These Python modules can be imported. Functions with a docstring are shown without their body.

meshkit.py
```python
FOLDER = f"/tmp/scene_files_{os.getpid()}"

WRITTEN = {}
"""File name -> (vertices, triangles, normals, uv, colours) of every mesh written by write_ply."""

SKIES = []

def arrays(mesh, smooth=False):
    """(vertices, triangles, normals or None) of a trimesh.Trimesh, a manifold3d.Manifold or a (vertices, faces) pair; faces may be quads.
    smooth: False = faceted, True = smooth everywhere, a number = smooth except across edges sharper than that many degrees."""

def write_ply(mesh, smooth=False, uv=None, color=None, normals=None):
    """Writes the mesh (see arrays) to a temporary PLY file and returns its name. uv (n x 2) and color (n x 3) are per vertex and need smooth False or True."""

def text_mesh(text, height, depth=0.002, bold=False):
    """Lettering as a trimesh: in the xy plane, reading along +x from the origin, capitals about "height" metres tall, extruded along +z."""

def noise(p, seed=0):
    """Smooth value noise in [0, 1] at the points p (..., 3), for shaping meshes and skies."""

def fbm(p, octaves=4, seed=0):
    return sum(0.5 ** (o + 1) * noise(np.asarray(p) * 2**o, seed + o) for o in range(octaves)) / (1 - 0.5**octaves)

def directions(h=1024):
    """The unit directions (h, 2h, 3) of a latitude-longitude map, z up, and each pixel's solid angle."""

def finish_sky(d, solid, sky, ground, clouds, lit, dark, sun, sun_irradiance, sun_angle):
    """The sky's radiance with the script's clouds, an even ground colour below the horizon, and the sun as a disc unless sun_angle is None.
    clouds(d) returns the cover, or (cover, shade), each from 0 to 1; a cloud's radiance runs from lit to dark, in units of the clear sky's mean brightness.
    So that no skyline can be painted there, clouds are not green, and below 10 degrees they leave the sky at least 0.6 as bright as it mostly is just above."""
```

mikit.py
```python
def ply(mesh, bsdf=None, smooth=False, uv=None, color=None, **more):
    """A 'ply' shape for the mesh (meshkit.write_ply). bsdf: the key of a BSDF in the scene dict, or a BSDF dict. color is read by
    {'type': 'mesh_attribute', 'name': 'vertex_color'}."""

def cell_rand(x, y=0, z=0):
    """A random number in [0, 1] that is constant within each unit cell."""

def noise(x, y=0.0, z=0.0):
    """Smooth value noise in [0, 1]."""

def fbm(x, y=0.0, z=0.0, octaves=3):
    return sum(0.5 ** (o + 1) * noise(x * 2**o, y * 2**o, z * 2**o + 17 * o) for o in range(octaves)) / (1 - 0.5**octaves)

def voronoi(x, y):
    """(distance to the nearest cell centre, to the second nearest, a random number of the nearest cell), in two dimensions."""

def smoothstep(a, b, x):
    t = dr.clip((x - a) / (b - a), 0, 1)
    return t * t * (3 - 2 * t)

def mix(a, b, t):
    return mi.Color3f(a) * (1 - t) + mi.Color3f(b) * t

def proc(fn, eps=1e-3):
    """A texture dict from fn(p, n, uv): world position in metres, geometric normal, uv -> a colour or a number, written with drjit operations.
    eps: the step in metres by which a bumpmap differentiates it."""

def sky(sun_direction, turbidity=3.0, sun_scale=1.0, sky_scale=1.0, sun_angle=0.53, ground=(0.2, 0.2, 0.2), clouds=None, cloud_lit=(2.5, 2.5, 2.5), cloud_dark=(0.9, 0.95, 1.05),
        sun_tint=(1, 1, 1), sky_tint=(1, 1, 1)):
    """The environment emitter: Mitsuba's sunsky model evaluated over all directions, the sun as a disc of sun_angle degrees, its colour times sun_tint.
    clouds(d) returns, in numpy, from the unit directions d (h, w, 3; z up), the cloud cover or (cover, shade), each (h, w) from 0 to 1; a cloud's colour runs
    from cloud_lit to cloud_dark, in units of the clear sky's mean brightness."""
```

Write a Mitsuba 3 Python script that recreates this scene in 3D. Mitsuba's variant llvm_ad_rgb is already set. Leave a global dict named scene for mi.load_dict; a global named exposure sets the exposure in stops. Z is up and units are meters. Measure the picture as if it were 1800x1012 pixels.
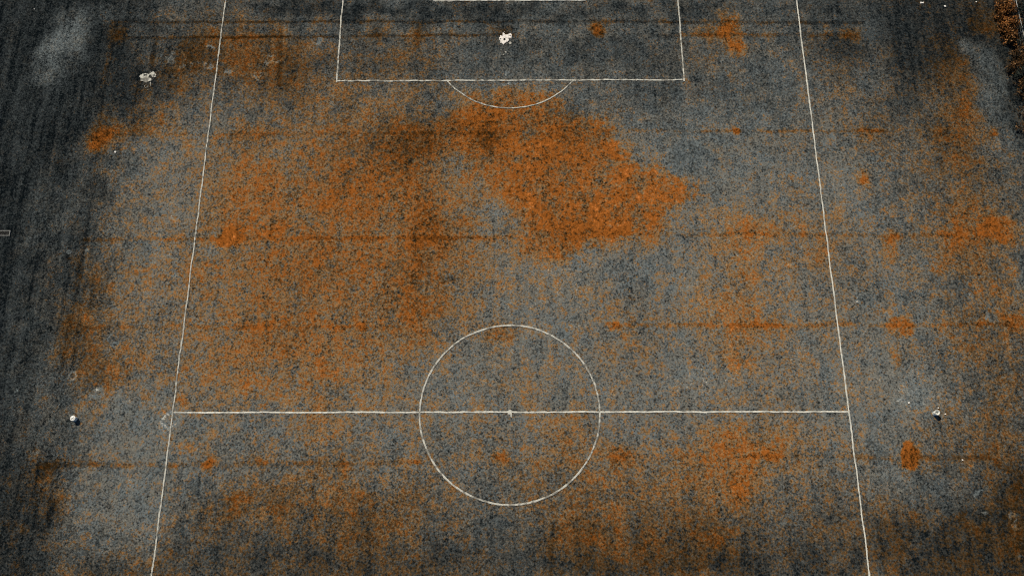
"""An old football pitch seen from a drone: worn turf with rust-coloured patches, white lines, two bins, shrubs along one edge.
World: metres, z up, origin on the centre spot, +y towards the goal at the top of the picture, +x to the right."""
import math, random
import numpy as np, trimesh, shapely
import drjit as dr
import mitsuba as mi, mikit, meshkit
from mikit import noise, fbm, cell_rand, smoothstep, mix
from shapely.geometry import Polygon, LineString, Point
from shapely import affinity

T = mi.ScalarTransform4f
scene, labels = {}, {}
rng = np.random.default_rng(7)

# ------------------------------------------------------------------ camera, light, exposure
EYE = np.array([0.8425, -16.029, 86.435])
FORWARD = np.array([-0.006817, 0.321326, -0.946944])
UP = np.array([0.002287, 0.946969, 0.321318])
scene['camera'] = {'type': 'perspective', 'fov': 61.74, 'fov_axis': 'x', 'near_clip': 1.0, 'far_clip': 9000.0,
                   'to_world': T().look_at(origin=EYE.tolist(), target=(EYE + FORWARD).tolist(), up=UP.tolist())}
scene['daylight'] = mikit.sky((-0.40, 0.50, 0.76), turbidity=3, sky_scale=0.6, sun_tint=(0.96, 1.0, 1.02), sky_tint=(0.92, 1.0, 1.0), ground=(0.09, 0.08, 0.07))
exposure = 1.5

# ------------------------------------------------------------------ what grows where (world metres)
# soft patches: x, y, half width, half height, rust-coloured growth, pale (+) or dark (-) turf, with vignette and shrub shade painted into some
SOFT_PATCHES = [(-20.94,20.32,18.7,14.18,0.42,-0.05), (-8.18,31.81,5.82,4.73,0.24,-0.08), (-16.63,32.58,9.74,4.39,0.18,-0.05), (-18.93,27.91,12.15,7.81,0.16,0), (-29.53,25.14,4.44,4.9,0.14,0.05), (-9.59,16.3,5.83,9.82,0.22,-0.06), (-27.15,7.46,7.16,5.57,0.2,0), (-17.78,9.92,9.01,7.53,0.12,-0.02), (-12.23,6.82,5.34,4.29,0.12,-0.02), (-4.31,32.16,3.88,4.37,0.2,-0.12), (-11.96,29.31,3.85,4.29,0.14,-0.08), (-23.05,15.69,3.68,3.93,0.1,-0.05), (-17.36,23.02,5.03,2.75,0.1,0.05), (9.5,19.22,4.94,2,0.26,0), (2.69,18.58,2.47,1.59,0.16,0), (-28.95,19.33,3.73,0.94,0.2,0.03), (-8.48,20.28,3.11,4.04,0.14,-0.05), (-34.03,15.06,2.45,3.93,0.1,0.02), (-38.76,13.78,3.67,3.25,0.12,0.06), (-38.33,6.25,4.16,3.7,0.16,-0.05), (-44.48,7.49,3.29,6.87,0.42,-0.16), (-47.08,8.74,2.1,1.39,0.25,-0.02), (-40.94,3.84,3.54,3.03,0.2,-0.1), (-46.4,31.6,2.34,2.06,0.7,0.16), (-41.71,32.9,3.26,1.19,0.3,0), (-30.2,31.83,3.89,1.46,0.3,0.02), (-38.79,33.03,3.91,2.96,0.1,0), (-31.27,42.45,7.39,4.31,0.48,-0.14), (-37.85,41.32,3.01,3.9,0.32,-0.2), (-42.36,35.27,3.94,3.76,0.22,-0.1), (-25.07,40.49,4,4.64,0.26,-0.1), (-15.8,41.6,4.68,3.88,0.26,-0.08), (-10.42,40.42,3.33,3.85,0.2,-0.05), (-30.11,37.46,3.97,2.28,0,-0.08), (-46.45,45.13,1.36,1.2,0.5,-0.1), (-31.9,45.37,3.05,1.12,0.32,0), (-10.71,45.1,1.15,2.06,0.42,-0.05), (-15.98,45.13,1.62,1.11,0.2,-0.2), (-0.79,45.45,1.49,0.95,0.28,-0.15), (10.47,45.39,1.01,1.11,0.62,0), (26,45.08,1.88,2.7,0.6,0.08), (25.92,42.57,1.47,1.25,0.3,0.1), (40.39,44.77,1.21,1.03,0.65,0), (23.1,44.93,2.01,0.79,0.2,0), (36.51,44.87,2.68,0.79,0.15,0), (25.7,31.97,0.71,0.51,0.65,0.05), (40.56,31.55,1.15,1.02,0.4,0.05), (31.5,32.02,0.9,0.44,0.12,0), (38.61,34.92,1.95,4.47,0.16,0.02), (39.4,26.15,0.69,1.13,0.4,0.06), (40.03,40.95,3.97,4.65,0.12,-0.05), (26.81,19.51,3.09,1.88,0.36,0.04), (23.96,14.91,4.86,7.78,0.32,0.06), (27.06,9.21,2.14,1.12,0.24,0), (25.59,6.14,3.53,3.05,0.2,0.02), (22.74,7.36,3.55,4.92,0.2,0.06), (40.92,19,1.23,0.94,0.55,0.06), (41.27,17.15,0.98,1.32,0.25,0.02), (31.41,22.19,4.98,4.1,0.12,0), (32.07,16.85,3.05,3.29,0.08,0), (15.11,20.21,2.48,2.02,0.1,0), (6.37,17.57,3.07,1.98,0.3,0), (11.99,19.68,1.36,0.67,0.3,0), (49.52,20.78,3.71,3.41,0.48,0.06), (53.34,19.76,1.84,1.76,0.45,0.1), (48.65,17.46,3.05,2.66,0.3,0.02), (51.61,13.56,2.71,3.25,0.36,0.04), (47.36,9.78,4.16,1.64,0.26,0), (52.89,9.15,1.3,1.39,0.5,0.06), (51.21,4.88,2.92,3.66,0.25,-0.06), (48.61,6.7,2.35,1.85,0.2,-0.02), (51.05,35.61,2.92,5.64,0.44,0.03), (52.99,39.36,2.3,3.86,0.4,0.04), (47.42,29.08,3.81,5.04,0.16,-0.02), (50.72,29.78,2.86,4.35,0.26,0), (51.19,42.44,2.99,3.14,0.26,-0.12), (56.46,45.95,2.41,2.74,0.6,-0.18), (43.05,34.17,1.94,5.94,0.1,-0.02), (47.82,31.59,1.92,0.88,0.2,0), (52.1,34.13,2.91,2.24,0.22,0.02), (54.26,31.78,0.51,0.37,0.5,0.05), (-30.54,19.14,1.37,1.14,0.6,0.12), (-26.03,20.06,1.62,0.81,0.3,0.08), (-2.26,19.39,2.48,0.67,0.25,0), (-15.45,9.11,0.6,0.44,0.55,0.05), (-0.97,8.77,2.15,1.24,0.34,-0.08), (-1.45,7.9,1.78,0.74,0.1,-0.1), (39.77,5.81,0.82,1.22,0.35,0.02), (34.19,9.19,2.38,0.5,0.15,0), (-30.13,-5.11,0.8,0.62,0.55,0), (-25.13,-5,0.91,0.79,0.3,0), (-0.92,-4.63,0.8,0.67,0.42,-0.06), (11.13,-4.36,1.48,1.01,0.36,0), (25.76,-4.38,1.36,1.02,0.42,0.06), (-15.68,-5.01,2.56,0.9,0.24,-0.03), (-45.87,-5.15,2.57,1.03,0.5,-0.12), (-45.34,-8.21,1.69,2.51,0.26,-0.14), (-8.87,-4.91,1.7,0.56,0.2,0), (22.21,-2.68,4.85,3.14,0.36,0.07), (22.2,-6.33,4.5,3.89,0.34,0.07), (22.9,-7.98,1.45,1.43,0.34,0.1), (28.71,-3.25,3.98,3.42,0.16,0), (17.26,-4.37,3.4,3.38,0.14,0), (6.49,-3.8,3.42,3.39,0.26,0), (6.55,-0.94,2.88,1.16,0.1,0), (11.46,-7.15,4.49,2.76,0.2,0), (3.6,-6.59,3.38,2.77,0.1,-0.02), (-29.15,3.82,6.48,3.62,0.16,0), (-19.19,4.4,4.12,4.22,0.22,0.02), (-14.9,1.42,3.49,2.36,0.14,0), (-19.31,-2.06,2.3,2.88,0.16,0), (-18.63,-11.47,11.1,3.21,0.12,0), (25.07,-11.49,8.82,3.21,0.06,0), (-23.31,-8.77,5.05,1.64,0.26,-0.06), (-14.28,-9.86,4.47,2.71,0.2,-0.06), (-27.69,-9.85,2.24,2.18,0.2,-0.06), (-19.02,-6.02,3.4,1.68,0.12,-0.04), (-9.87,-8.23,3.93,2.19,0.1,-0.06), (13.43,-12.54,7.15,3.18,0.28,-0.05), (6.86,-11.48,2.76,3.73,0.3,-0.05), (20.07,-12.02,3.3,2.66,0.2,-0.05), (36.64,-11.49,3.3,2.69,0.16,-0.08), (49.33,-8.27,1.67,4.99,0.34,-0.12), (48.98,-13.08,2.18,3.2,0.28,-0.12), (45.25,-12.55,2.74,3.21,0.14,-0.1), (46.32,0.17,4.02,3.53,0.2,-0.06), (39.04,-10.16,1.11,0.76,0.2,0), (41.37,-2.13,2.85,1.15,0.08,0), (-1.09,36.21,3.93,1.35,0.2,0), (4.14,35.81,2.62,1.19,0.12,0), (-19.49,36.66,5.92,2.26,0.16,0), (12.03,6.16,3.54,3.04,0.1,0), (13.41,10.48,3,2.51,0.05,-0.02), (-9.23,20.28,2.49,11.44,0.1,-0.06), (-9.67,9.91,1.8,5.63,0.1,-0.05), (-19.12,30.77,1.94,8.69,0,-0.06), (-53.95,43.35,2.97,4.31,0,0.85), (-54.55,39.09,2,1.4,0,0.5), (-51.91,45.31,1.63,3.22,0,0.3), (-2.68,31.07,2.19,2.17,0.05,-0.14), (-51.91,45.31,1.63,3.22,0,0.2), (-48.32,48.5,2.06,1.64,0,0.14), (-56.02,30.91,2.6,2.95,0,0.06), (-52.19,20.41,2.51,4.12,0,0.08), (0.22,48.41,28.61,1.78,-0.1,-0.2), (-22.99,48.53,10.94,1.46,-0.1,-0.2), (37.61,48.53,8.13,2.11,-0.1,-0.14), (6.36,49.02,2.73,1.14,-0.05,0.1), (6.99,46.6,4.06,1.28,-0.05,0.06), (10.92,42.64,10.02,3.12,-0.16,-0.14), (-1.78,41.15,4,3.09,-0.12,-0.1), (16.6,36.51,5.23,3,-0.14,-0.08), (21.22,27.76,2.86,3.19,-0.25,-0.12), (20.13,30.62,3.21,2.89,-0.18,-0.08), (27.78,37.21,3.93,4.52,-0.06,-0.12), (30.39,30.58,3.84,4.34,-0.06,-0.06), (36.81,25.6,2.26,3.22,-0.05,0.12), (37.76,44.07,3.34,2.37,-0.05,-0.06), (41.71,38.65,2.95,2.29,-0.05,0.12), (46.64,40.92,2.64,3.11,0,-0.06), (46,45.61,3.35,4,-0.05,-0.12), (44.21,47.21,4.05,3.23,-0.1,0.06), (50.95,47.17,4.04,3.24,0,-0.16), (55.91,35.59,1.82,5.28,-0.3,0.05), (55.42,40.11,1.71,3.1,-0.25,0.04), (57.35,31.19,0.89,4.4,-0.12,-0.1), (54.5,16.13,0.85,2.65,-0.4,-0.1), (53.57,42.82,0.93,1.1,-0.15,0.2), (41.5,2.52,4.64,2.39,-0.2,0.15), (43.54,0.75,3.45,1.77,-0.1,0.08), (38.94,4.91,2.34,1.82,-0.05,0.05), (44.39,9.79,2.38,1.89,-0.06,0.08), (42.86,15.51,2.43,2.62,-0.05,0.08), (42.19,-7.72,5.02,2.49,-0.2,0.05), (37.32,-6.62,2.8,1.67,-0.1,0.08), (43.5,-9.89,2.76,2.18,-0.1,0.05), (43.43,-13.6,2.18,2.65,-0.05,-0.08), (13.65,15.59,7.32,3.9,-0.08,0), (7.5,13.67,4.24,3.21,-0.06,0.06), (4.49,14.96,1.83,2.59,-0.02,0.08), (14.17,13.65,3.63,1.93,-0.05,-0.08), (19.71,14.93,3.04,3.89,-0.06,0.05), (20.7,3.74,3.5,2.39,-0.04,0.05), (19.44,2.55,2.91,1.19,0,0.05), (13.6,1.97,2.9,2.36,-0.02,0.02), (-39.97,27.28,3.2,2.57,-0.06,0.08), (-38.24,28.69,1.93,1.73,-0.02,0.02), (-36.8,22.4,2.27,1.79,-0.1,0.12), (-36.16,12.49,2.19,1.29,-0.06,0.06), (-38.06,17.7,2.48,1.6,-0.06,0.08), (-31.87,17.68,1.86,1.33,-0.15,0.1), (-25.45,29.36,1.54,1.72,-0.1,0.08), (-6.88,31.45,1.94,2.9,-0.12,0.08), (-1.34,22.29,1.38,2.04,-0.2,0.06), (-8.05,27.16,1.91,2.11,-0.1,0.06), (6.94,15.61,3.05,1.69,-0.06,0.05), (-37.01,-3.18,3.45,4.03,-0.1,0.1), (-38.97,-9.31,5.06,4.4,-0.2,0.16), (-43.39,-13.06,4.43,3.22,-0.1,0.12), (-36.54,-12.53,2.77,2.68,-0.05,0.08), (-35.86,-11.47,2.78,3.78,-0.05,0.08), (-31.31,-7.67,3.39,2.77,-0.1,-0.02), (-40,1.46,2.11,1.67,-0.1,0.1), (-34.44,-0.89,1.39,1.4,-0.05,0.12), (-40.92,-14.64,4.95,2.65,-0.05,-0.04), (0.22,-13.07,3.85,3.16,-0.1,0), (-2.01,-9.87,4.46,2.16,-0.06,-0.02), (-5.27,-13.59,6.59,2.63,-0.04,-0.03), (-18.98,-14.12,8.24,2.1,-0.06,-0.06), (-28.39,-13.59,4.41,3.18,-0.1,-0.05), (3.66,-2.09,1.72,3.44,-0.02,0.06), (-5.52,-2.07,2.87,2.29,-0.06,-0.04), (-4.43,1.41,3.49,2.35,-0.04,0.06), (-2.72,4.38,3.53,2.4,-0.03,0), (-12.15,-7.68,1.69,3.3,-0.08,0.06), (27.72,-12.55,7.68,3.19,-0.02,-0.04), (23.23,-13.6,2.73,2.1,-0.08,-0.04), (32.57,-8.8,3.89,3.28,0,-0.04), (25.28,-9.34,3.33,2.17,-0.06,-0.02), (19.32,-14.64,32.7,1.56,0,-0.08), (37.79,-3.26,2.27,1.71,-0.06,0), (31.85,4.32,3.51,3.62,-0.05,0), (59.58,44.75,1.74,5.6,0,-0.6), (59.08,38.57,0.92,3.08,0,-0.4), (-47.35,42.14,2.02,4.73,0.05,-0.2), (-44.33,39.81,2.67,3.1,-0.1,-0.16), (-45.41,25.19,1.91,4.23,0,-0.12), (-45.08,15.09,2.46,3.95,0.08,-0.16), (-47.98,17.72,1.24,4.03,0.06,-0.1), (-49.95,1.47,3.51,9.6,0,-0.06), (-48.93,-13.06,2.22,6.46,0,-0.06), (-54.44,19.07,2.5,4.09,0.06,-0.1)]
CRISP_PATCHES = [(-30.54,19.14,1.24,1.08,0.24,0.04), (25.7,31.97,0.58,0.44,0.4,0.05), (25.98,44.92,1.48,2.06,0.25,0.05), (10.47,45.39,0.88,0.95,0.3,0), (40.19,-4.33,1.07,1.14,0.95,0.04), (40.68,8.87,1.48,1.06,0.42,0.06), (10.97,9.18,0.78,0.5,0.5,0.05), (-47.05,31.6,1.56,1.62,0.2,0.06), (52.46,19.63,2.09,1.69,0.25,0.06)]
GREEN_OUTLINE = [(0.22,37.48), (4.16,36.71), (7.52,34.61), (10.72,33.2), (13.04,29.78), (14.56,28.07), (17.25,27.35), (21.61,24.48), (17.7,22.09), (15.7,19.67), (10.11,18.89), (6.37,17.57), (2.08,19.24), (-0.09,22.97), (-2.18,25.04), (-3.5,29.85), (-6.27,33.27), (-4.04,36.22)]
MARGIN_EDGE = [(-46.97,47.69), (-46.55,20.39), (-47.24,4.45), (-47.43,-15.16)]
TRENCHES = [(-47.53,46.89,0.22,46.8,0.18,0.32,-0.2), (0.22,46.8,41.74,46.42,0.22,0.22,-0.2), (-46.73,44.73,0.22,44.89,0.18,0.3,-0.2), (17.71,44.8,39.84,44.69,0.25,0.25,-0.1), (-46.42,31.75,-1.07,31.93,0.2,0.14,-0.1), (10.56,32.1,42.73,31.9,0.2,0.34,-0.12), (-46.94,18.92,0.22,19.18,0.22,0.34,-0.12), (10.13,19.49,48.33,19.24,0.22,0.26,-0.1), (-44.72,8.98,-11.74,9.04,0.22,0.2,-0.08), (10.96,9.11,52.58,9.09,0.22,0.34,-0.06), (-46.99,-5.27,-33.88,-5.22,0.28,0.36,-0.24), (-33.88,-5.22,-7.72,-5.08,0.24,0.26,-0.12), (9.31,-4.47,34.23,-4.5,0.22,0.1,-0.04), (34.22,-4.55,47.76,-4.62,0.25,0.3,-0.12), (-47.61,46.49,-46.33,19.05,0.34,0.16,-0.08), (-46.33,19.05,-46.46,5.05,0.3,0.12,-0.06), (-10.77,46.7,-10.84,43.14,0.3,0.2,-0.14), (-42.21,46.86,-41.9,40.57,0.3,0.16,-0.16), (-27.38,46.38,-26.74,38.2,0.26,0.1,-0.12), (2.91,44.88,2.25,46.95,0.15,0.05,-0.05), (-47.43,-15.16,-47.12,-7.11,0.35,0,-0.08), (4.21,-11.21,3.92,-15.78,0.3,0.06,-0.1), (-45.81,17.72,-44.9,9.36,0.25,0,0.08)]
RINGS = [(-9.91,35.13,1.75,0.4,-0.2,-0.11), (-45.37,3.85,0.42,0.13,-0.2,0.4), (-34.51,-0.77,0.75,0.2,-0.3,0.26), (53.81,19.96,1.1,0.5,0.2,0.05), (-42.31,2.05,0.45,0.22,-0.3,0.25), (-24.61,12.47,0.6,0.2,-0.1,0.05), (-28.96,25.83,0.6,0.3,-0.1,0)]
PALE_SPOTS = [(-40.23,42.11,1.08,0.79), (-38.69,41.63,0.67,0.94), (-36.83,41.16,0.6,0.7), (-35.26,43.26,0.67,0.63), (-35.1,40.69,0.6,0.47), (-43.02,2.05,0.53,0.54), (-45.93,17.32,0.37,0.4), (-41.81,8.42,0.48,0.31), (-41.51,7.61,0.54,0.56), (-42.89,9.23,0.3,0.32), (-0.44,39.38,0.6,0.31), (-0.24,38.09,0.92,0.45), (49.21,-10.7,0.88,0.87), (48.89,-14.13,0.43,0.42), (-42.01,38.42,0.27,0.61), (36.91,11.81,0.36,0.38), (48.8,12.29,0.36,0.32), (36.21,11,0.24,0.19), (-36.15,14.81,0.49,0.46), (-33.15,39.91,0.67,0.62), (-29.33,39.74,0.8,0.62), (-27.84,41.66,0.94,0.78), (-47.98,17.72,0.31,0.34), (-50.76,2.06,0.29,0.3), (-22.69,44.37,0.81,0.63), (3.21,-1.28,0.4,0.4), (39.59,1.34,0.29,0.24), (50.33,9.78,0.48,0.38), (46,-8.27,0.67,0.39), (46.22,-10.16,0.39,0.27)]

HALF_W, HALF_L = 34.33, 55.2


def add_patches(x, y):
    """(growth, paleness) at the ground point: growth runs from bare grey turf (0) to rust-coloured grass (1)."""
    u, v = x * 0.83 + y * 0.56, y * 0.83 - x * 0.56          # turned, so that no noise cell lines up with the pitch
    w1, w2 = fbm(u * 0.45, v * 0.45, 3.0, 4) - 0.5, fbm(u * 0.45, v * 0.45, 9.0, 4) - 0.5
    big = fbm(u * 0.13, v * 0.13, 1.0, 4) - 0.5
    mid = fbm(u * 0.6, v * 0.6, 5.0, 3) - 0.5
    X, Y = x + w1 * 4.0, y + w2 * 4.0
    Xc, Yc = x + w1 * 1.6, y + w2 * 1.6
    growth, pale = 0.22 + big * 0.24 + mid * 0.30, 0.50 + mid * 0.16 - big * 0.10
    growth = growth - 0.12 * smoothstep(18.0, 44.0, y + big * 10)
    growth = growth + 0.06 * smoothstep(-3.0, -12.0, y)
    # thicker, darker turf and painted vignette at goal and sides, vignette alone near camera
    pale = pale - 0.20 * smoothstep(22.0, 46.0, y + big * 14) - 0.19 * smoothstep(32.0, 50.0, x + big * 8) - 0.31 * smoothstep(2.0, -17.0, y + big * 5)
    for cx, cy, rx, ry, o, l in SOFT_PATCHES:
        small = max(rx, ry) < 2.4                             # the wide ones have the more wandering edges
        k = dr.exp(-1.25 * (dr.square(((Xc if small else X) - cx) * (1 / rx)) + dr.square(((Yc if small else Y) - cy) * (1 / ry))))
        if o: growth = growth + k * (o * (1.25 if small else 0.88))
        if l: pale = pale + k * l
    for cx, cy, rx, ry, o, l in CRISP_PATCHES:
        r = dr.sqrt(dr.square((Xc - cx) / rx) + dr.square((Yc - cy) / ry))
        k = smoothstep(1.2, 0.8, r)
        growth, pale = growth + k * o, pale + k * l
    # the large rust-coloured patch: inside its outline
    d2, inside, n = mi.Float(1e9), mi.Float(1.0), len(GREEN_OUTLINE)
    Xg, Yg = x + w1 * 1.0, y + w2 * 1.0
    for i in range(n):
        ax, ay = GREEN_OUTLINE[i]
        bx, by = GREEN_OUTLINE[(i + 1) % n]
        ex, ey = bx - ax, by - ay
        t = dr.clip(((Xg - ax) * ex + (Yg - ay) * ey) / (ex * ex + ey * ey), 0, 1)
        d2 = dr.minimum(d2, dr.square(Xg - ax - ex * t) + dr.square(Yg - ay - ey * t))
        crosses = ((ay <= Yg) & (by > Yg)) | ((by <= Yg) & (ay > Yg))
        left = Xg < ax + (Yg - ay) * (ex / (ey if abs(ey) > 1e-6 else 1e-6))
        inside = dr.select(crosses & left, -inside, inside)
    d = dr.sqrt(d2) * inside                                  # negative inside
    d = d + (fbm(u * 2.6, v * 2.6, 21.0, 3) - 0.5) * 3.4
    east = smoothstep(-2.0, 10.0, x)
    k = smoothstep(1.3 + 2.0 * (1 - east), -1.7 - 1.8 * (1 - east), d)
    growth = growth + k * (0.60 + 0.5 * mid)
    pale = pale + k * (0.03 + 0.35 * mid)
    # the coarser dark grass outside the pitch on the left
    edge = mi.Float(MARGIN_EDGE[0][0])
    for (x0, y0), (x1, y1) in zip(MARGIN_EDGE[:-1], MARGIN_EDGE[1:]):
        t = dr.clip((y - y0) / (y1 - y0), 0, 1)
        edge = edge + (x1 - x0) * t
    m = smoothstep(10.0, -12.0, x + w1 * 4 + mid * 2 - edge)
    growth, pale = growth - m * 0.40, (pale - m * 0.42) * (1 - 0.62 * m) + m * 0.025
    for x0, y0, x1, y1, h, o, l in TRENCHES:
        ex, ey = x1 - x0, y1 - y0
        L2 = ex * ex + ey * ey
        t = dr.clip(((x - x0) * ex + (y - y0) * ey) / L2, 0, 1)
        d = dr.sqrt(dr.square(x + w1 * 0.5 - x0 - ex * t) + dr.square(y + w2 * 0.5 - y0 - ey * t))
        k = smoothstep(h * 1.7, h * 0.3, d) * (0.75 + 1.2 * mid)
        growth, pale = growth + k * o, pale + k * l
    for cx, cy, r0, h, o, l in RINGS:
        d = dr.abs(dr.sqrt(dr.square(x + w1 * 0.5 - cx) + dr.square(y + w2 * 0.5 - cy)) - r0)
        k = smoothstep(h * 1.4, h * 0.4, d) * (0.8 + 1.5 * mid)
        growth, pale = growth + k * o, pale + k * l
    fleck = smoothstep(0.46, 0.62, fbm(u * 2.1, v * 2.1, 2.0, 2))
    for cx, cy, rx, ry in PALE_SPOTS:
        k = smoothstep(1.3, 0.7, dr.sqrt(dr.square((Xc - cx) / rx) + dr.square((Yc - cy) / ry))) * fleck
        growth, pale = growth - k * 0.3, pale + k * 0.32
    return growth, pale, m, mid


GAIN = 0.75                                                    # what the daylight at this exposure makes of a reflectance of 1 on tufted ground


def lin(r, g, b):
    c = np.array([r, g, b]) / 255.0
    return (np.where(c < 0.04045, c / 12.92, ((c + 0.055) / 1.055) ** 2.4) / GAIN).tolist()


DARK_TURF, MID_TURF, COOL_TURF, PALE_TURF = lin(13, 19, 23), lin(102, 103, 99), lin(94, 103, 107), lin(172, 174, 170)
DARK_TAN, MID_TAN, PALE_TAN = lin(36, 30, 20), lin(122, 99, 69), lin(180, 150, 110)
DARK_RUST, MID_RUST, PALE_RUST = lin(34, 25, 9), lin(131, 78, 32), lin(180, 112, 58)


def shades(dark, middle, pale, b):
    return mix(mix(dark, middle, dr.clip(b * 1.9, 0, 1)), pale, smoothstep(0.68, 1.45, b))


def turf_colour(p, n, uv):
    x, y = mi.Float(p.x), mi.Float(p.y)
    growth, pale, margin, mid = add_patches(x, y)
    u, v = x * 0.78 - y * 0.62, y * 0.78 + x * 0.62
    f1 = (fbm(u * 3.3, v * 3.3, 7.0, 3) - 0.5) * 2.4           # tufts a foot across
    f2 = (fbm(u * 7.0 + 31, v * 7.0, 4.0, 2) - 0.5) * 2.4      # hand-sized tufts
    f3 = (fbm(v * 5.6 + 5, u * 5.6, 11.0, 3) - 0.5) * 2.4
    f4 = (fbm(v * 0.8 + 5, u * 0.8, 13.0, 2) - 0.5) * 2.0
    f5 = (fbm(u * 1.1 + 9, v * 1.1, 15.0, 3) - 0.5) * 2.0      # metre-wide clumps
    streak = fbm(x * 2.4, y * 0.16, 2.0, 3) - 0.5              # mowing runs along the pitch
    blade, blade2 = cell_rand(u * 10.0 + f1 * 0.9, v * 10.0 + f3 * 0.9, 5) - 0.5, cell_rand(v * 9.0 + 3 + f3, u * 9.0 + f1, 8) - 0.5
    g = growth + f1 * 0.16 + f3 * 0.38 + blade2 * 0.30 + streak * 0.14 + f5 * 0.26
    grain = f2 * 0.80 + f1 * (0.18 + 0.66 * smoothstep(0.45, 0.8, growth)) + blade * 0.60 + streak * 0.36 + f5 * 0.30
    grain = dr.select(grain < 0, grain * 0.80, grain * 0.95)
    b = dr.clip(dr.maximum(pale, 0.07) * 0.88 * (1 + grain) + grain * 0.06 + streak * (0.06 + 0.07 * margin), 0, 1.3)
    cool = smoothstep(-0.3, 0.5, f3 * 0.7 + f4 * 0.5 - 0.8 * (growth - 0.3))
    straw = shades(DARK_TURF, mix(MID_TURF, COOL_TURF, cool), PALE_TURF, b)
    tan = shades(DARK_TAN, MID_TAN, PALE_TAN, b)
    rust = shades(DARK_RUST, MID_RUST, PALE_RUST, b)
    return mix(mix(straw, tan, smoothstep(0.16, 0.52, g)), rust, smoothstep(0.46, 0.92, g))


def paint_colour(p, n, uv):
    a = fbm(p.x * 3.1, p.y * 3.1, 2.0, 3)
    return mix([0.62, 0.63, 0.58], [0.42, 0.43, 0.40], smoothstep(0.45, 0.75, a))


def faded_paint_colour(p, n, uv):
    a = fbm(p.x * 3.1, p.y * 3.1, 2.0, 3)
    return mix([0.52, 0.53, 0.49], [0.22, 0.22, 0.20], smoothstep(0.42, 0.72, a))


def chalk_colour(p, n, uv):
    a = fbm(p.x * 5.0, p.y * 5.0, 2.0, 3)
    return mix([0.84, 0.82, 0.80], [0.5, 0.48, 0.46], smoothstep(0.5, 0.8, a))


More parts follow.
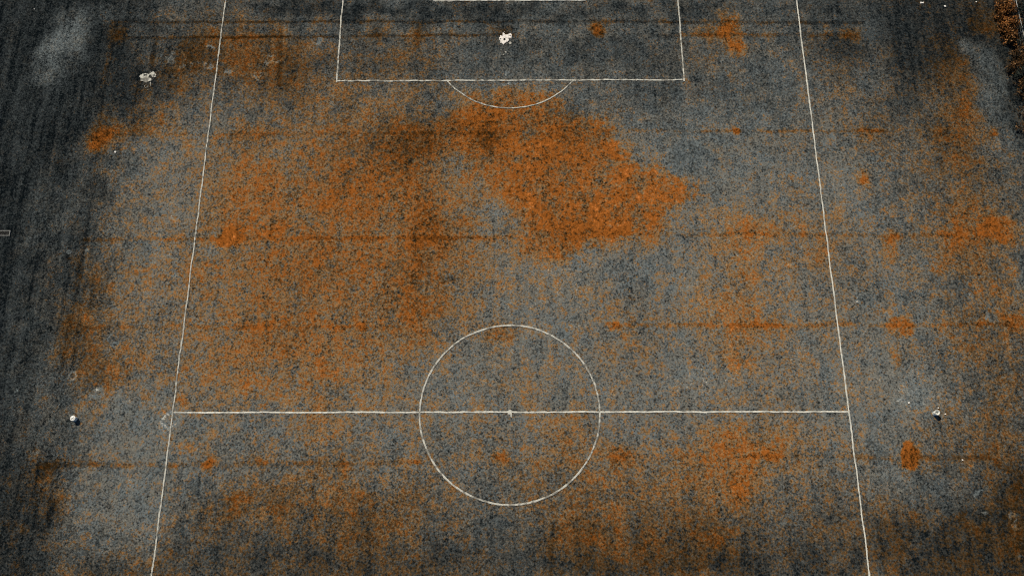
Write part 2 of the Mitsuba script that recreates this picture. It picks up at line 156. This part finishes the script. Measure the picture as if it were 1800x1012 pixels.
def leaf_colour(p, n, uv):
    a = cell_rand(p.x * 5, p.y * 5, p.z * 5)
    b = fbm(p.x * 0.9, p.y * 0.9, p.z * 0.9, 3)
    c = mix([0.022, 0.018, 0.012], [0.30, 0.125, 0.038], smoothstep(0.25, 0.85, a * 0.5 + b * 0.6))
    return mix(c, [0.50, 0.28, 0.13], smoothstep(0.84, 1.0, a))


def brown_leaf_colour(p, n, uv):
    a = cell_rand(p.x * 5, p.y * 5, p.z * 5)
    c = mix([0.018, 0.018, 0.014], [0.17, 0.085, 0.034], smoothstep(0.3, 0.9, a * 0.5 + fbm(p.x, p.y, p.z, 3) * 0.6))
    return mix(c, [0.36, 0.22, 0.11], smoothstep(0.88, 1.0, a))


def shade_leaf_colour(p, n, uv):  # near-black teal: the shade among the leaves painted into their colour
    a = cell_rand(p.x * 5, p.y * 5, p.z * 5)
    return mix([0.010, 0.022, 0.026], [0.05, 0.055, 0.045], a)


def worn(base, amount=0.25, f=6.0):
    def fn(p, n, uv):
        return mi.Color3f(base) * (1 - amount * smoothstep(0.4, 0.75, fbm(p.x * f, p.y * f, p.z * f, 3)))
    return fn


def diffuse(key, fn):
    scene[key] = {'type': 'twosided', 'bsdf': {'type': 'diffuse', 'reflectance': mikit.proc(fn)}}


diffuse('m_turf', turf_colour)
diffuse('m_paint', paint_colour)
diffuse('m_faded_paint', faded_paint_colour)
diffuse('m_chalk', chalk_colour)
diffuse('m_leaf', leaf_colour)
diffuse('m_shade_leaf', shade_leaf_colour)
diffuse('m_brown_leaf', brown_leaf_colour)
diffuse('m_bark', worn([0.10, 0.075, 0.055], 0.5))
diffuse('m_concrete', worn([0.20, 0.21, 0.21], 0.45))
scene['m_enamel'] = {'type': 'twosided', 'bsdf': {'type': 'principled', 'base_color': mikit.proc(worn([0.80, 0.82, 0.80], 0.22, 9.0)), 'roughness': 0.4, 'specular': 0.5}}
scene['m_iron'] = {'type': 'twosided', 'bsdf': {'type': 'principled', 'base_color': mikit.proc(worn([0.035, 0.04, 0.045], 0.5, 9.0)), 'roughness': 0.6, 'metallic': 0.4}}
scene['m_steel'] = {'type': 'twosided', 'bsdf': {'type': 'principled', 'base_color': mikit.proc(worn([0.27, 0.30, 0.32], 0.35, 5.0)), 'roughness': 0.55, 'metallic': 0.3}}
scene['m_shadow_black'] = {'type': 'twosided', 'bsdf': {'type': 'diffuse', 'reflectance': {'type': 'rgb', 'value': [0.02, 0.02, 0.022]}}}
scene['m_paper'] = {'type': 'twosided', 'bsdf': {'type': 'diffuse', 'reflectance': {'type': 'rgb', 'value': [0.82, 0.82, 0.80]}}}


# ------------------------------------------------------------------ helpers
def numbered(name, store=None):
    if name not in labels and name not in scene: return name
    i = 1
    while f'{name}_{i:03d}' in labels or f'{name}_{i:03d}' in scene: i += 1
    return f'{name}_{i:03d}'


def obj(name, mesh, bsdf, parent=None, smooth=False):
    key = numbered(f'{parent}__{name}' if parent else name)
    scene[key] = mikit.ply(mesh, bsdf, smooth=smooth)
    return key


def tag(key, label, cat=None, group=None, kind=None):
    labels[key] = {'label': label}
    if cat: labels[key]['category'] = cat
    if group: labels[key]['group'] = group
    if kind: labels[key]['kind'] = kind
    return key


def thing(name, label, cat, group=None):
    return tag(numbered(name), label, cat, group)


def cat(parts):
    return trimesh.util.concatenate(parts)


def box(x0, x1, y0, y1, z0, z1, bevel=0.0):
    m = trimesh.creation.box((x1 - x0, y1 - y0, z1 - z0))
    m.apply_translation(((x0 + x1) / 2, (y0 + y1) / 2, (z0 + z1) / 2))
    return m


def lathe(profile, n=36):
    return trimesh.creation.revolve(np.array(profile, float), sections=n)


def tube(a, b, r0, r1, n=7):
    a, b = np.asarray(a, float), np.asarray(b, float)
    z = (b - a) / np.linalg.norm(b - a)
    x = np.cross(z, [0, 0, 1] if abs(z[2]) < 0.9 else [1, 0, 0]); x /= np.linalg.norm(x)
    y = np.cross(z, x)
    t = np.arange(n) * 2 * np.pi / n
    ring = np.cos(t)[:, None] * x + np.sin(t)[:, None] * y
    v = np.vstack([a + ring * r0, b + ring * r1, [a], [b]])
    i = np.arange(n); j = (i + 1) % n
    f = np.vstack([np.stack([i, j, j + n], 1), np.stack([i, j + n, i + n], 1), np.stack([j, i, 0 * i + 2 * n], 1), np.stack([i + n, j + n, 0 * i + 2 * n + 1], 1)])
    return trimesh.Trimesh(v, f, process=False)


# ------------------------------------------------------------------ the ground: one sheet out to the horizon
DRAIN = (-56.9, -54.66, 19.41, 20.07)                          # x0, x1, y0, y1
STEP = 0.2
GX0, GX1, GY0, GY1 = -66.0, 66.0, -22.0, 60.0


def ground_height(x, y):
    p = np.stack([x, y, np.zeros_like(x)], -1)
    h = 0.07 * (meshkit.noise(p * 1.9 + 5.3, 3) - 0.5) + 0.10 * (meshkit.fbm(p * [0.45, 0.4, 1], 3, 5) - 0.5) + 0.04 * (meshkit.noise(p * 3.1 + 1.7, 8) - 0.5)
    inner = np.clip(np.minimum(np.minimum(x - GX0, GX1 - x), np.minimum(y - GY0, GY1 - y)) / 6, 0, 1)
    dx = np.maximum(np.maximum(DRAIN[0] - x, x - DRAIN[1]), 0); dy = np.maximum(np.maximum(DRAIN[2] - y, y - DRAIN[3]), 0)
    return h * inner * np.clip(np.hypot(dx, dy) / 0.8, 0, 1)


far = np.array([3, 8, 18, 40, 90, 200, 450, 1000, 2200, 4000.0])
xs = np.concatenate([GX0 - far[::-1], np.arange(GX0, GX1 + 1e-6, STEP), GX1 + far])
ys = np.concatenate([GY0 - far[::-1], np.arange(GY0, GY1 + 1e-6, STEP), GY1 + far])
gx, gy = np.meshgrid(xs, ys)
gz = ground_height(gx, gy)
nx, ny = len(xs), len(ys)
ii = (np.arange(ny - 1)[:, None] * nx + np.arange(nx - 1)).ravel()
faces = np.vstack([np.stack([ii, ii + 1, ii + nx + 1], 1), np.stack([ii, ii + nx + 1, ii + nx], 1)])
ground_mesh = trimesh.Trimesh(np.stack([gx.ravel(), gy.ravel(), gz.ravel()], 1), faces, process=False)
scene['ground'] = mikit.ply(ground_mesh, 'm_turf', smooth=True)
tag('ground', 'worn grey turf with rust-coloured patches and thin straight trench scars', kind='structure')


def H(x, y):
    """Height of the ground sheet itself."""
    x, y = np.asarray(x, float), np.asarray(y, float)
    fx, fy = np.clip((x - GX0) / STEP, 0, None), np.clip((y - GY0) / STEP, 0, None)
    i, j = np.minimum(fx.astype(int), nx - 22), np.minimum(fy.astype(int), ny - 22)
    a, b = np.clip(fx - i, 0, 1), np.clip(fy - j, 0, 1)
    i, j = i + len(far), j + len(far)
    return gz[j, i] * (1 - a) * (1 - b) + gz[j, i + 1] * a * (1 - b) + gz[j + 1, i] * (1 - a) * b + gz[j + 1, i + 1] * a * b


def blades(x, y, length, width, lean, g):
    """One triangle per tuft of grass, standing on the ground sheet."""
    n = len(x)
    az, az2 = g.random(n) * 2 * np.pi, g.random(n) * 2 * np.pi
    d = np.stack([np.sin(lean) * np.cos(az), np.sin(lean) * np.sin(az), np.cos(lean)], 1)
    s = np.stack([np.cos(az2), np.sin(az2), np.zeros(n)], 1) * (width / 2)[:, None]
    base = np.stack([x, y, H(x, y) - 0.005], 1)
    v = np.stack([base - s, base + s, base + d * length[:, None]], 1).reshape(-1, 3)
    return trimesh.Trimesh(v, np.arange(3 * n).reshape(-1, 3), process=False)


# ------------------------------------------------------------------ the markings
LW = 0.15
px_, py_ = 20.16, HALF_L - 16.5
gx_, gy_ = 9.16, HALF_L - 5.5
spot_y = HALF_L - 11.0
arc_half = math.acos(5.5 / 9.15)


def arc(cx, cy, r, a0, a1, step=0.08):
    t = np.linspace(a0, a1, max(int(abs(a1 - a0) * r / step), 8))
    return np.stack([cx + r * np.cos(t), cy + r * np.sin(t)], 1)


def seg(*pts, step=0.08):
    out = []
    for (x0, y0), (x1, y1) in zip(pts[:-1], pts[1:]):
        n = max(int(math.hypot(x1 - x0, y1 - y0) / step), 2)
        t = np.linspace(0, 1, n)[:, None]
        out.append(np.array([x0, y0]) * (1 - t) + np.array([x1, y1]) * t)
    return np.vstack(out)


MARKS = [
    ('touchline', [seg((-HALF_W, -26), (-HALF_W, HALF_L))], 'left touchline, a thin greyish white line running down the dark side of the pitch', 'm_faded_paint', 0.92),
    ('touchline', [seg((HALF_W, -26), (HALF_W, HALF_L))], 'right touchline, a bright white line along the side nearer the shrubs', 'm_paint', 0.92),
    ('halfway_line', [seg((-HALF_W + 0.08, 0), (HALF_W - 0.08, 0))], 'white halfway line crossing the whole pitch through the circle', 'm_paint', 1.05),
    ('centre_circle', [arc(0, 0, 9.15, 0, 2 * np.pi)], 'large white centre circle cut in two by the halfway line', 'm_faded_paint', 1.15),
    ('penalty_area_line', [seg((-px_, HALF_L), (-px_, py_ - 0.2)), seg((-px_ + 0.08, py_), (px_ - 0.08, py_)), seg((px_, py_ - 0.2), (px_, HALF_L))], 'white three-sided outline of the penalty area around the chalky spot', 'm_faded_paint', 1.12),
    ('penalty_arc', [arc(0, spot_y, 9.15, -np.pi / 2 - arc_half + 0.012, -np.pi / 2 + arc_half - 0.012)], 'shallow white arc hanging below the penalty area line', 'm_faded_paint', 0.95),
    ('goal_area_line', [seg((-gx_, HALF_L), (-gx_, gy_)), seg((-gx_ + 0.08, gy_), (gx_ - 0.08, gy_)), seg((gx_, gy_), (gx_, HALF_L))], 'white goal area line just showing at the top edge of the picture', 'm_faded_paint', 0.95),
]


def ribbon(path, width, lift, seed):
    d = np.gradient(path, axis=0)
    d /= np.maximum(np.linalg.norm(d, axis=1, keepdims=True), 1e-9)
    nrm = np.stack([-d[:, 1], d[:, 0]], 1)
    s = np.concatenate([[0], np.cumsum(np.linalg.norm(np.diff(path, axis=0), axis=1))])
    q = lambda f, k: meshkit.fbm(np.stack([s * f, 0 * s + seed * 7.7, 0 * s], 1), 3, k) - 0.5
    wob = q(0.5, 1) * 0.10
    a = width / 2 * (1 + q(2.2, 2) * 0.9) + q(7.0, 3) * 0.05
    b = width / 2 * (1 + q(2.2, 4) * 0.9) + q(7.0, 5) * 0.05
    rows = []
    for t in (-1.0, 0.0, 1.0):
        off = wob + np.where(t < 0, -a, np.where(t > 0, b, 0))
        p = path + nrm * off[:, None]
        rows.append(np.column_stack([p, H(p[:, 0], p[:, 1]) + lift + (0.012 if t == 0 else 0.0)]))
    n = len(path)
    v = np.vstack(rows)
    i = np.arange(n - 1)
    f = np.vstack([np.vstack([np.stack([r * n + i, r * n + i + 1, (r + 1) * n + i + 1], 1), np.stack([r * n + i, (r + 1) * n + i + 1, (r + 1) * n + i], 1)]) for r in (0, 1)])
    return trimesh.Trimesh(v, f[:, ::-1], process=False), s, nrm, wob


mark_lines = []
for k, (name, paths, text, bsdf, wide) in enumerate(MARKS):
    parts = []
    for j, path in enumerate(paths):
        m, s, nrm, wob = ribbon(path, LW * wide, 0.040 + 0.004 * k, k * 3 + j)
        parts.append(m)
        mark_lines.append(LineString(path[::6].tolist() + [path[-1].tolist()]))
        n = int(s[-1] * 26)                                    # painted tufts standing along the line
        at = rng.integers(0, len(path), n)
        q = path[at] + nrm[at] * (wob[at] + rng.normal(0, 0.065, n))[:, None]
        parts.append(blades(q[:, 0], q[:, 1], rng.uniform(0.05, 0.09, n), rng.uniform(0.03, 0.05, n), rng.uniform(0.5, 1.2, n), rng))
    tag(obj(name, cat(parts), bsdf), text, 'pitch line')


def blot(x0, x1, y0, y1, inside, lift=0.055, step=0.04):
    """A thin spill on the turf: the little squares where inside(x, y) holds, lying on the ground."""
    X, Y = np.meshgrid(np.arange(x0, x1, step), np.arange(y0, y1, step))
    on = inside(X[:-1, :-1] + step / 2, Y[:-1, :-1] + step / 2)
    w = X.shape[1]
    i = (np.arange(X.shape[0] - 1)[:, None] * w + np.arange(w - 1))[on]
    f = np.vstack([np.stack([i, i + 1, i + w + 1], 1), np.stack([i, i + w + 1, i + w], 1)])
    z = H(X, Y) + lift + 0.02 * meshkit.noise(np.stack([X * 9, Y * 9, 0 * X], -1), 4)
    m = trimesh.Trimesh(np.stack([X.ravel(), Y.ravel(), z.ravel()], 1), f, process=False)
    m.remove_unreferenced_vertices()
    return m


def n2(x, y, f, seed): return meshkit.fbm(np.stack([x * f, y * f, 0 * x], -1), 3, seed) - 0.5


def ball(x, y, cx, cy, rx, ry): return np.hypot((x - cx) / rx, (y - cy) / ry)


def spot_shape(x, y, part=2):
    w = n2(x, y, 2.4, 3)
    X, Y = x + n2(x, y, 5, 6) * 0.35, y + n2(x, y, 5, 7) * 0.35
    body = ball(X, Y, -0.72, 44.25, 0.55, 0.66) + w * 0.55 < 1
    arm = (ball(X, Y, -0.18, 44.66, 0.42, 0.26) + w * 0.9 < 1) | (ball(X, Y, 0.02, 44.88, 0.2, 0.2) < 1) | (ball(X, Y, -0.75, 44.9, 0.1, 0.35) < 1)
    hole = (ball(x, y, -0.68, 44.22, 0.15, 0.2) + w < 0.9) | (ball(x, y, -1.12, 44.32, 0.07, 0.1) < 1) | (ball(x, y, 0.0, 44.75, 0.09, 0.08) < 1) | (ball(x, y, -0.12, 44.2, 0.05, 0.06) < 1)
    crumbs = (ball(x, y, 0.0, 43.75, 0.16, 0.18) < 1) | ((n2(x, y, 4, 9) > 0.2) & (ball(x, y, -0.6, 42.6, 0.6, 0.5) < 1))
    return (body | arm) & ~hole if part == 0 else crumbs & ~body & ~arm if part == 1 else (body | arm) & ~hole | crumbs


def heap_shape(x, y):
    w = n2(x, y, 3.0, 12)
    X, Y = x + n2(x, y, 5, 16) * 0.3, y + n2(x, y, 5, 17) * 0.3
    body = ball(X, Y, -42.42, 39.02, 0.62, 0.34) + w < 1
    left = ball(X, Y, -42.98, 39.42, 0.2, 0.3) + w < 1
    right = (ball(X, Y, -41.8, 39.62, 0.5, 0.34) + w < 1) & ~(ball(x, y, -42.0, 39.5, 0.14, 0.16) < 1) & ~(ball(x, y, -41.55, 39.55, 0.08, 0.12) < 1)
    bridge = ball(X, Y, -42.4, 39.68, 0.5, 0.07) + w < 1
    tail = (ball(x, y, -42.1, 38.2, 0.4, 0.6) < 1) & (n2(x, y, 6, 22) > 0.16)
    return body | left | right | bridge | tail


t = thing('penalty_spot', 'ragged white chalk splash on the penalty spot with a grey hole in its middle', 'penalty spot')
obj('splash', blot(-2.2, 1.2, 41.8, 46.0, lambda x, y: spot_shape(x, y, 0)), 'm_chalk', t)
labels[obj('crumbs', blot(-2.2, 1.2, 41.8, 46.0, lambda x, y: spot_shape(x, y, 1)), 'm_faded_paint', t)] = {'kind': 'stuff'}
tag(obj('chalk_heap', blot(-44.2, -40.8, 37.2, 40.6, heap_shape), 'm_faded_paint'), 'spilt white chalk on dark turf outside the pitch at upper left', 'chalk spill')
tag(obj('centre_spot', blot(-0.6, 0.6, -0.7, 0.5, lambda x, y: (ball(x, y, 0.0, 0.02, 0.22, 0.24) + n2(x, y, 4, 31) * 0.8 < 1) | (ball(x, y, 0.14, -0.28, 0.08, 0.32) + n2(x, y, 5, 33) < 0.9), 0.075), 'm_paint'), 'small white centre spot on the halfway line inside the circle', 'centre spot')

# ------------------------------------------------------------------ the grass standing on the ground
N = 1_450_000
bx, by = rng.uniform(-63.5, 63.0, N), rng.uniform(-17.5, 53.0, N)
wide = np.abs(bx) < 51.0 + (by + 17.5) * 0.19                  # what the picture shows widens towards the far end
bx, by = bx[wide], by[wide]
pts = shapely.points(bx, by)
zone = shapely.union_all([l.buffer(LW * 0.55) for l in mark_lines])
shapely.prepare(zone)
clear = shapely.contains(zone, pts) & (rng.random(len(bx)) < 0.86)
clear |= (bx > DRAIN[0] - 0.05) & (bx < DRAIN[1] + 0.05) & (by > DRAIN[2] - 0.05) & (by < DRAIN[3] + 0.05)
clear |= (spot_shape(bx, by) & (np.abs(bx) < 3) & (np.abs(by - 44) < 4)) | ((np.abs(bx + 42) < 3) & (np.abs(by - 39) < 3) & heap_shape(bx, by))
for cx, cy in ((42.93, -0.22), (-44.17, -0.66)):
    clear |= np.hypot(bx - cx, by - cy) < 0.26
bx, by = bx[~clear], by[~clear]
n = len(bx)
lush = np.clip((-bx - 38) / 8, 0, 1) + np.clip((bx - 44) / 10, 0, 0.7)
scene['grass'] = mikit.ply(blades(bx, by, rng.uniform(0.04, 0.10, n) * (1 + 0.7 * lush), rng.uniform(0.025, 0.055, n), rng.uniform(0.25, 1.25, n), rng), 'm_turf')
tag('grass', 'short dry tufts covering the worn pitch', 'grass', kind='stuff')


# ------------------------------------------------------------------ two bins beside the halfway line
def bin_parts(x, y, h, r0, r1, label, lid):
    z = float(H(x, y)) - 0.01
    t = thing('litter_bin', label, 'bin', 'white bins beside the pitch')
    w = 0.018
    prof = [(0.001, 0), (r0, 0)]
    for k in range(1, 4):                                       # pressed ribs round the body
        zz, rr = h * k / 4, r0 + (r1 - r0) * k / 4
        prof += [(rr - 0.002, zz - 0.025), (rr + 0.010, zz), (rr - 0.002, zz + 0.025)]
    prof += [(r1, h), (r1 - w, h), (r0 - w, 0.04), (0.001, 0.04)]
    body = lathe(prof); body.apply_translation((x, y, z))
    obj('body', body, 'm_enamel', t, 35)
    a = np.linspace(0, 2 * np.pi, 13)
    rim = lathe([(r1 - 0.012 + 0.026 * math.cos(q), h + 0.004 + 0.018 * math.sin(q)) for q in a]); rim.apply_translation((x, y, z))
    obj('rim', rim, 'm_enamel', t, 60)
    for s in (-1, 1):                                           # drop handles on the flanks
        cx = x + s * (r1 + 0.012)
        p = [(cx, y - 0.08, z + h * 0.80), (cx + s * 0.03, y - 0.07, z + h * 0.72), (cx + s * 0.03, y + 0.07, z + h * 0.72), (cx, y + 0.08, z + h * 0.80)]
        obj('handle', cat([tube(p[i], p[i + 1], 0.009, 0.009) for i in range(3)]), 'm_steel', t)
    if lid:
        d = lathe([(0.001, h + 0.045), (r1 * 0.55, h + 0.036), (r1 - 0.05, h + 0.012), (r1 - 0.04, h - 0.006), (0.001, h - 0.006)]); d.apply_translation((x, y, z))
        lk = obj('lid', d, 'm_enamel', t, 35)
        g = box(-0.15, 0.15, -0.022, 0.022, h + 0.030, h + 0.052); g.apply_transform(trimesh.transformations.rotation_matrix(0.62, [0, 0, 1])); g.apply_translation((x, y, z))
        obj('slot', g, 'm_iron', lk)
    else:
        liner = lathe([(0.001, 0.10), (r0 * 0.7, 0.09), (r0 - 0.03, 0.14), (r1 - 0.045, h * 0.72), (r1 - 0.022, h - 0.02), (r1 - 0.05, h * 0.70), (r0 - 0.04, 0.16), (0.001, 0.12)]); liner.apply_translation((x, y, z))
        obj('liner', liner, 'm_enamel', t, 40)
        s = trimesh.creation.icosphere(2, 0.10); s.vertices *= 1 + 0.5 * (meshkit.noise(s.vertices * 22, 5)[:, None] - 0.5); s.apply_translation((x + 0.03, y - 0.02, z + h * 0.45))
        obj('waste_bag', s, 'm_paper', t)


bin_parts(-44.17, -0.66, 0.60, 0.21, 0.26, 'white bin with a slotted lid on dark turf left of the halfway line', True)
bin_parts(42.93, -0.22, 0.68, 0.205, 0.245, 'open white bin with a dark mouth on grey turf right of the halfway line', False)

# ------------------------------------------------------------------ drain with a slatted grate at the left edge
t = thing('drain', 'slatted drain with a pale concrete surround at the left edge', 'drain')
x0, x1, y0, y1 = DRAIN
fw = 0.10
obj('surround', cat([box(x0, x1, y1 - fw, y1, -0.1, 0.085), box(x0, x1, y0, y0 + fw, -0.1, 0.083), box(x1 - fw, x1, y0 + fw, y1 - fw, -0.1, 0.085), box(x0, x0 + fw, y0 + fw, y1 - fw, -0.1, 0.085)]), 'm_concrete', t)
obj('sump_shade', box(x0 + fw, x1 - fw, y0 + fw, y1 - fw, -0.08, 0.004), 'm_shadow_black', t)  # flat black plate standing in for the shade inside the drain
for i in range(22):
    xx = x0 + fw + 0.05 + i * 0.093
    if xx < x1 - fw - 0.02: obj('slat', box(xx - 0.010, xx + 0.010, y0 + fw + 0.002, y1 - fw - 0.002, 0.03, 0.066), 'm_iron', t)


# ------------------------------------------------------------------ litter
def scrap(x, y, lx, ly, lift, label, seed, rot=0.0):
    g = np.random.default_rng(seed)
    a, b = np.meshgrid(np.linspace(-1, 1, 6), np.linspace(-1, 1, 5))
    z = g.uniform(0, 0.05, a.shape)
    v = np.stack([(a + g.uniform(-.12, .12, a.shape)) * lx / 2, (b + g.uniform(-.12, .12, a.shape)) * ly / 2, z], -1)
    c, s = math.cos(rot), math.sin(rot)
    top = np.stack([x + v[..., 0] * c - v[..., 1] * s, y + v[..., 0] * s + v[..., 1] * c, float(H(x, y)) + lift + v[..., 2]], -1).reshape(-1, 3)
    bot = top - [0, 0, 0.012]
    i = (np.arange(4)[:, None] * 6 + np.arange(5)).ravel()
    f = np.vstack([np.stack([i, i + 1, i + 7], 1), np.stack([i, i + 7, i + 6], 1)])
    m = trimesh.Trimesh(np.vstack([top, bot]), np.vstack([f, f[:, ::-1] + 30]), process=False)
    tag(obj('litter', m, 'm_paper'), label, 'litter', 'scraps of white litter')


scrap(49.22, 49.12, 0.40, 0.19, 0.08, 'flat white rectangle of litter at the upper right beyond the pitch', 1)
scrap(51.87, 48.62, 0.20, 0.22, 0.08, 'small round white scrap right of the flat white rectangle', 2, 0.5)
scrap(58.42, 45.05, 0.34, 0.30, 0.25, 'white scrap at the foot of the rust-coloured shrubs', 3, 0.4)
scrap(-44.60, 29.57, 0.22, 0.2, 0.07, 'tiny white scrap just below the bright rust patch at left', 4)
scrap(40.51, 0.90, 0.20, 0.15, 0.07, 'white scrap on pale turf left of the open bin', 5, 0.6)
scrap(44.01, -0.26, 0.13, 0.12, 0.07, 'white scrap on the turf just right of the open bin', 6)
scrap(43.41, 0.36, 0.12, 0.11, 0.07, 'tiny white scrap just behind the open bin', 7)
scrap(44.96, -4.84, 0.13, 0.12, 0.07, 'tiny white scrap on the trench line below the open bin', 8)
scrap(-57.23, 48.80, 0.13, 0.12, 0.08, 'tiny white scrap in the top left corner on dark grass', 9)
scrap(55.67, 49.16, 0.14, 0.13, 0.08, 'tiny white scrap at the top edge just left of the shrubs', 10)

# ------------------------------------------------------------------ fence and shrubs along the upper right edge
t = thing('fence', 'pale wire fence with a steel top rail half hidden by shrubs', 'fence')
fy = np.arange(26.0, 62.1, 3.0)
obj('top_rail', cat([tube((59.42, a, 1.6), (59.42, a + 3.0, 1.6), 0.045, 0.045, 8) for a in fy[:-1]]), 'm_steel', t)
for a in fy:
    obj('post', cat([tube((59.42, a, -0.05), (59.42, a, 1.66), 0.05, 0.045, 8), tube((59.42, a, 1.5), (59.05, a - 0.1, 1.5), 0.02, 0.02, 5)]), 'm_steel', t)
for zz in (0.35, 0.8, 1.25):
    obj('wire', tube((59.42, 26, zz), (59.42, 62, zz), 0.006, 0.006, 5), 'm_steel', t)


def shrub(x, y, h, r, label, leaves, bsdf, seed, size=0.16, squash=0.6):
    g = np.random.default_rng(seed)
    t = thing('shrub', label, 'shrub', 'shrubs along the fence')
    z0 = float(H(x, y)) - 0.05
    top = np.array([x + g.uniform(-.15, .15), y + g.uniform(-.15, .15), z0 + h * 0.55])
    wood = [tube((x, y, z0), top, 0.07 * h / 2, 0.035 * h / 2)]
    tips = []
    for _ in range(9):
        a, el = g.uniform(0, 2 * np.pi), g.uniform(0.15, 1.2)
        tip = top + np.array([np.cos(a) * np.cos(el) * r * 0.75, np.sin(a) * np.cos(el) * r * 0.75, np.sin(el) * h * 0.38])
        wood.append(tube(top - [0, 0, h * g.uniform(0.02, 0.25)], tip, 0.022 * h / 2, 0.008)); tips.append(tip)
    obj('trunk', cat(wood), 'm_bark', t)
    n_cl = int(leaves * 0.62) // 26
    d = g.normal(size=(n_cl, 3)); d /= np.linalg.norm(d, axis=1, keepdims=True)
    rad = g.uniform(0.45, 1.0, n_cl) ** 0.6
    lump = 1 + 1.7 * (meshkit.noise(d * 2.3 + seed, seed) - 0.42)
    c = np.array([x, y, z0 + h * squash]) + d * (rad * lump)[:, None] * np.array([r, r, h * (1 - squash)])
    p = (c[:, None] + g.normal(0, 0.13, (n_cl, 26, 3))).reshape(-1, 3)
    p[:, 2] = np.maximum(p[:, 2], z0 + 0.1)
    n = len(p)
    u = g.normal(size=(n, 3)); u[:, 2] *= 0.4; u /= np.linalg.norm(u, axis=1, keepdims=True)
    w = np.cross(u, g.normal(size=(n, 3))); w /= np.linalg.norm(w, axis=1, keepdims=True)
    s = size * g.uniform(0.5, 1.7, n)[:, None]
    v = np.stack([p - u * s * .6, p + w * s * .28, p + u * s * .6, p - w * s * .28], 1).reshape(-1, 3)
    i = np.arange(n) * 4
    obj('crown', trimesh.Trimesh(v, np.vstack([np.stack([i, i + 1, i + 2], 1), np.stack([i, i + 2, i + 3], 1)]), process=False), bsdf, t)


O, B, D = 'm_leaf', 'm_brown_leaf', 'm_shade_leaf'
SHRUBS = [
    (58.40, 48.2, 1.4, 0.85, 'low rust-coloured shrub at the top edge, first in the row by the open turf', 3000, O),
    (58.40, 46.6, 1.3, 0.70, 'low bright rust shrub, second in the row beside the open turf', 2400, O),
    (58.40, 45.2, 1.3, 0.70, 'low bright rust shrub, third in the row, behind the white scrap', 2400, O),
    (58.50, 43.9, 1.2, 0.70, 'low bright rust shrub, fourth in the row, just below the white scrap', 2400, O),
    (58.75, 47.3, 2.0, 0.55, 'thin rust shrub leaning over the fence rail near the top edge', 900, O),
    (58.80, 45.6, 2.2, 0.60, 'thin rust shrub in the shadowed gap beside the fence rail', 900, O),
    (60.60, 47.4, 3.2, 0.95, 'dark shrub behind the fence rail in the top right corner', 2200, D),
    (60.30, 43.6, 3.0, 1.00, 'dark blue-green shrub in the shadowed gap at the right edge', 2200, D),
    (60.05, 42.3, 2.2, 0.66, 'brown rust shrub at the right edge just below the end of the rail', 1125, B),
    (58.85, 41.4, 1.6, 0.71, 'loose brown shrub below the shadowed gap', 1125, B),
    (59.45, 40.2, 2.4, 0.85, 'broad rust shrub with a bright top at the right edge', 1650, B),
    (58.15, 39.6, 1.3, 0.57, 'small round brown shrub standing out onto the turf', 900, B),
    (59.20, 38.2, 2.8, 0.90, 'dark shrub below the broad rust shrub', 2000, D),
    (58.85, 37.2, 2.0, 0.76, 'ragged rust shrub above the lower dark gap', 1350, B),
    (58.95, 35.6, 1.7, 0.76, 'ragged brown shrub at the right edge, third from the bottom of the row', 1200, B),
    (58.75, 33.8, 1.5, 0.71, 'low brown shrub at the right edge, second from the bottom of the row', 1050, B),
    (58.25, 31.9, 1.3, 0.66, 'low rust shrub at the right edge, lowest of the row', 1050, B),
    (61.00, 50.0, 3.4, 1.20, 'tall dark shrub beyond the top right corner', 2000, D),
]
for k, (x, y, h, r, text, nl, b) in enumerate(SHRUBS):
    shrub(x, y, h, r * 1.12, text, nl, b, 100 + k)
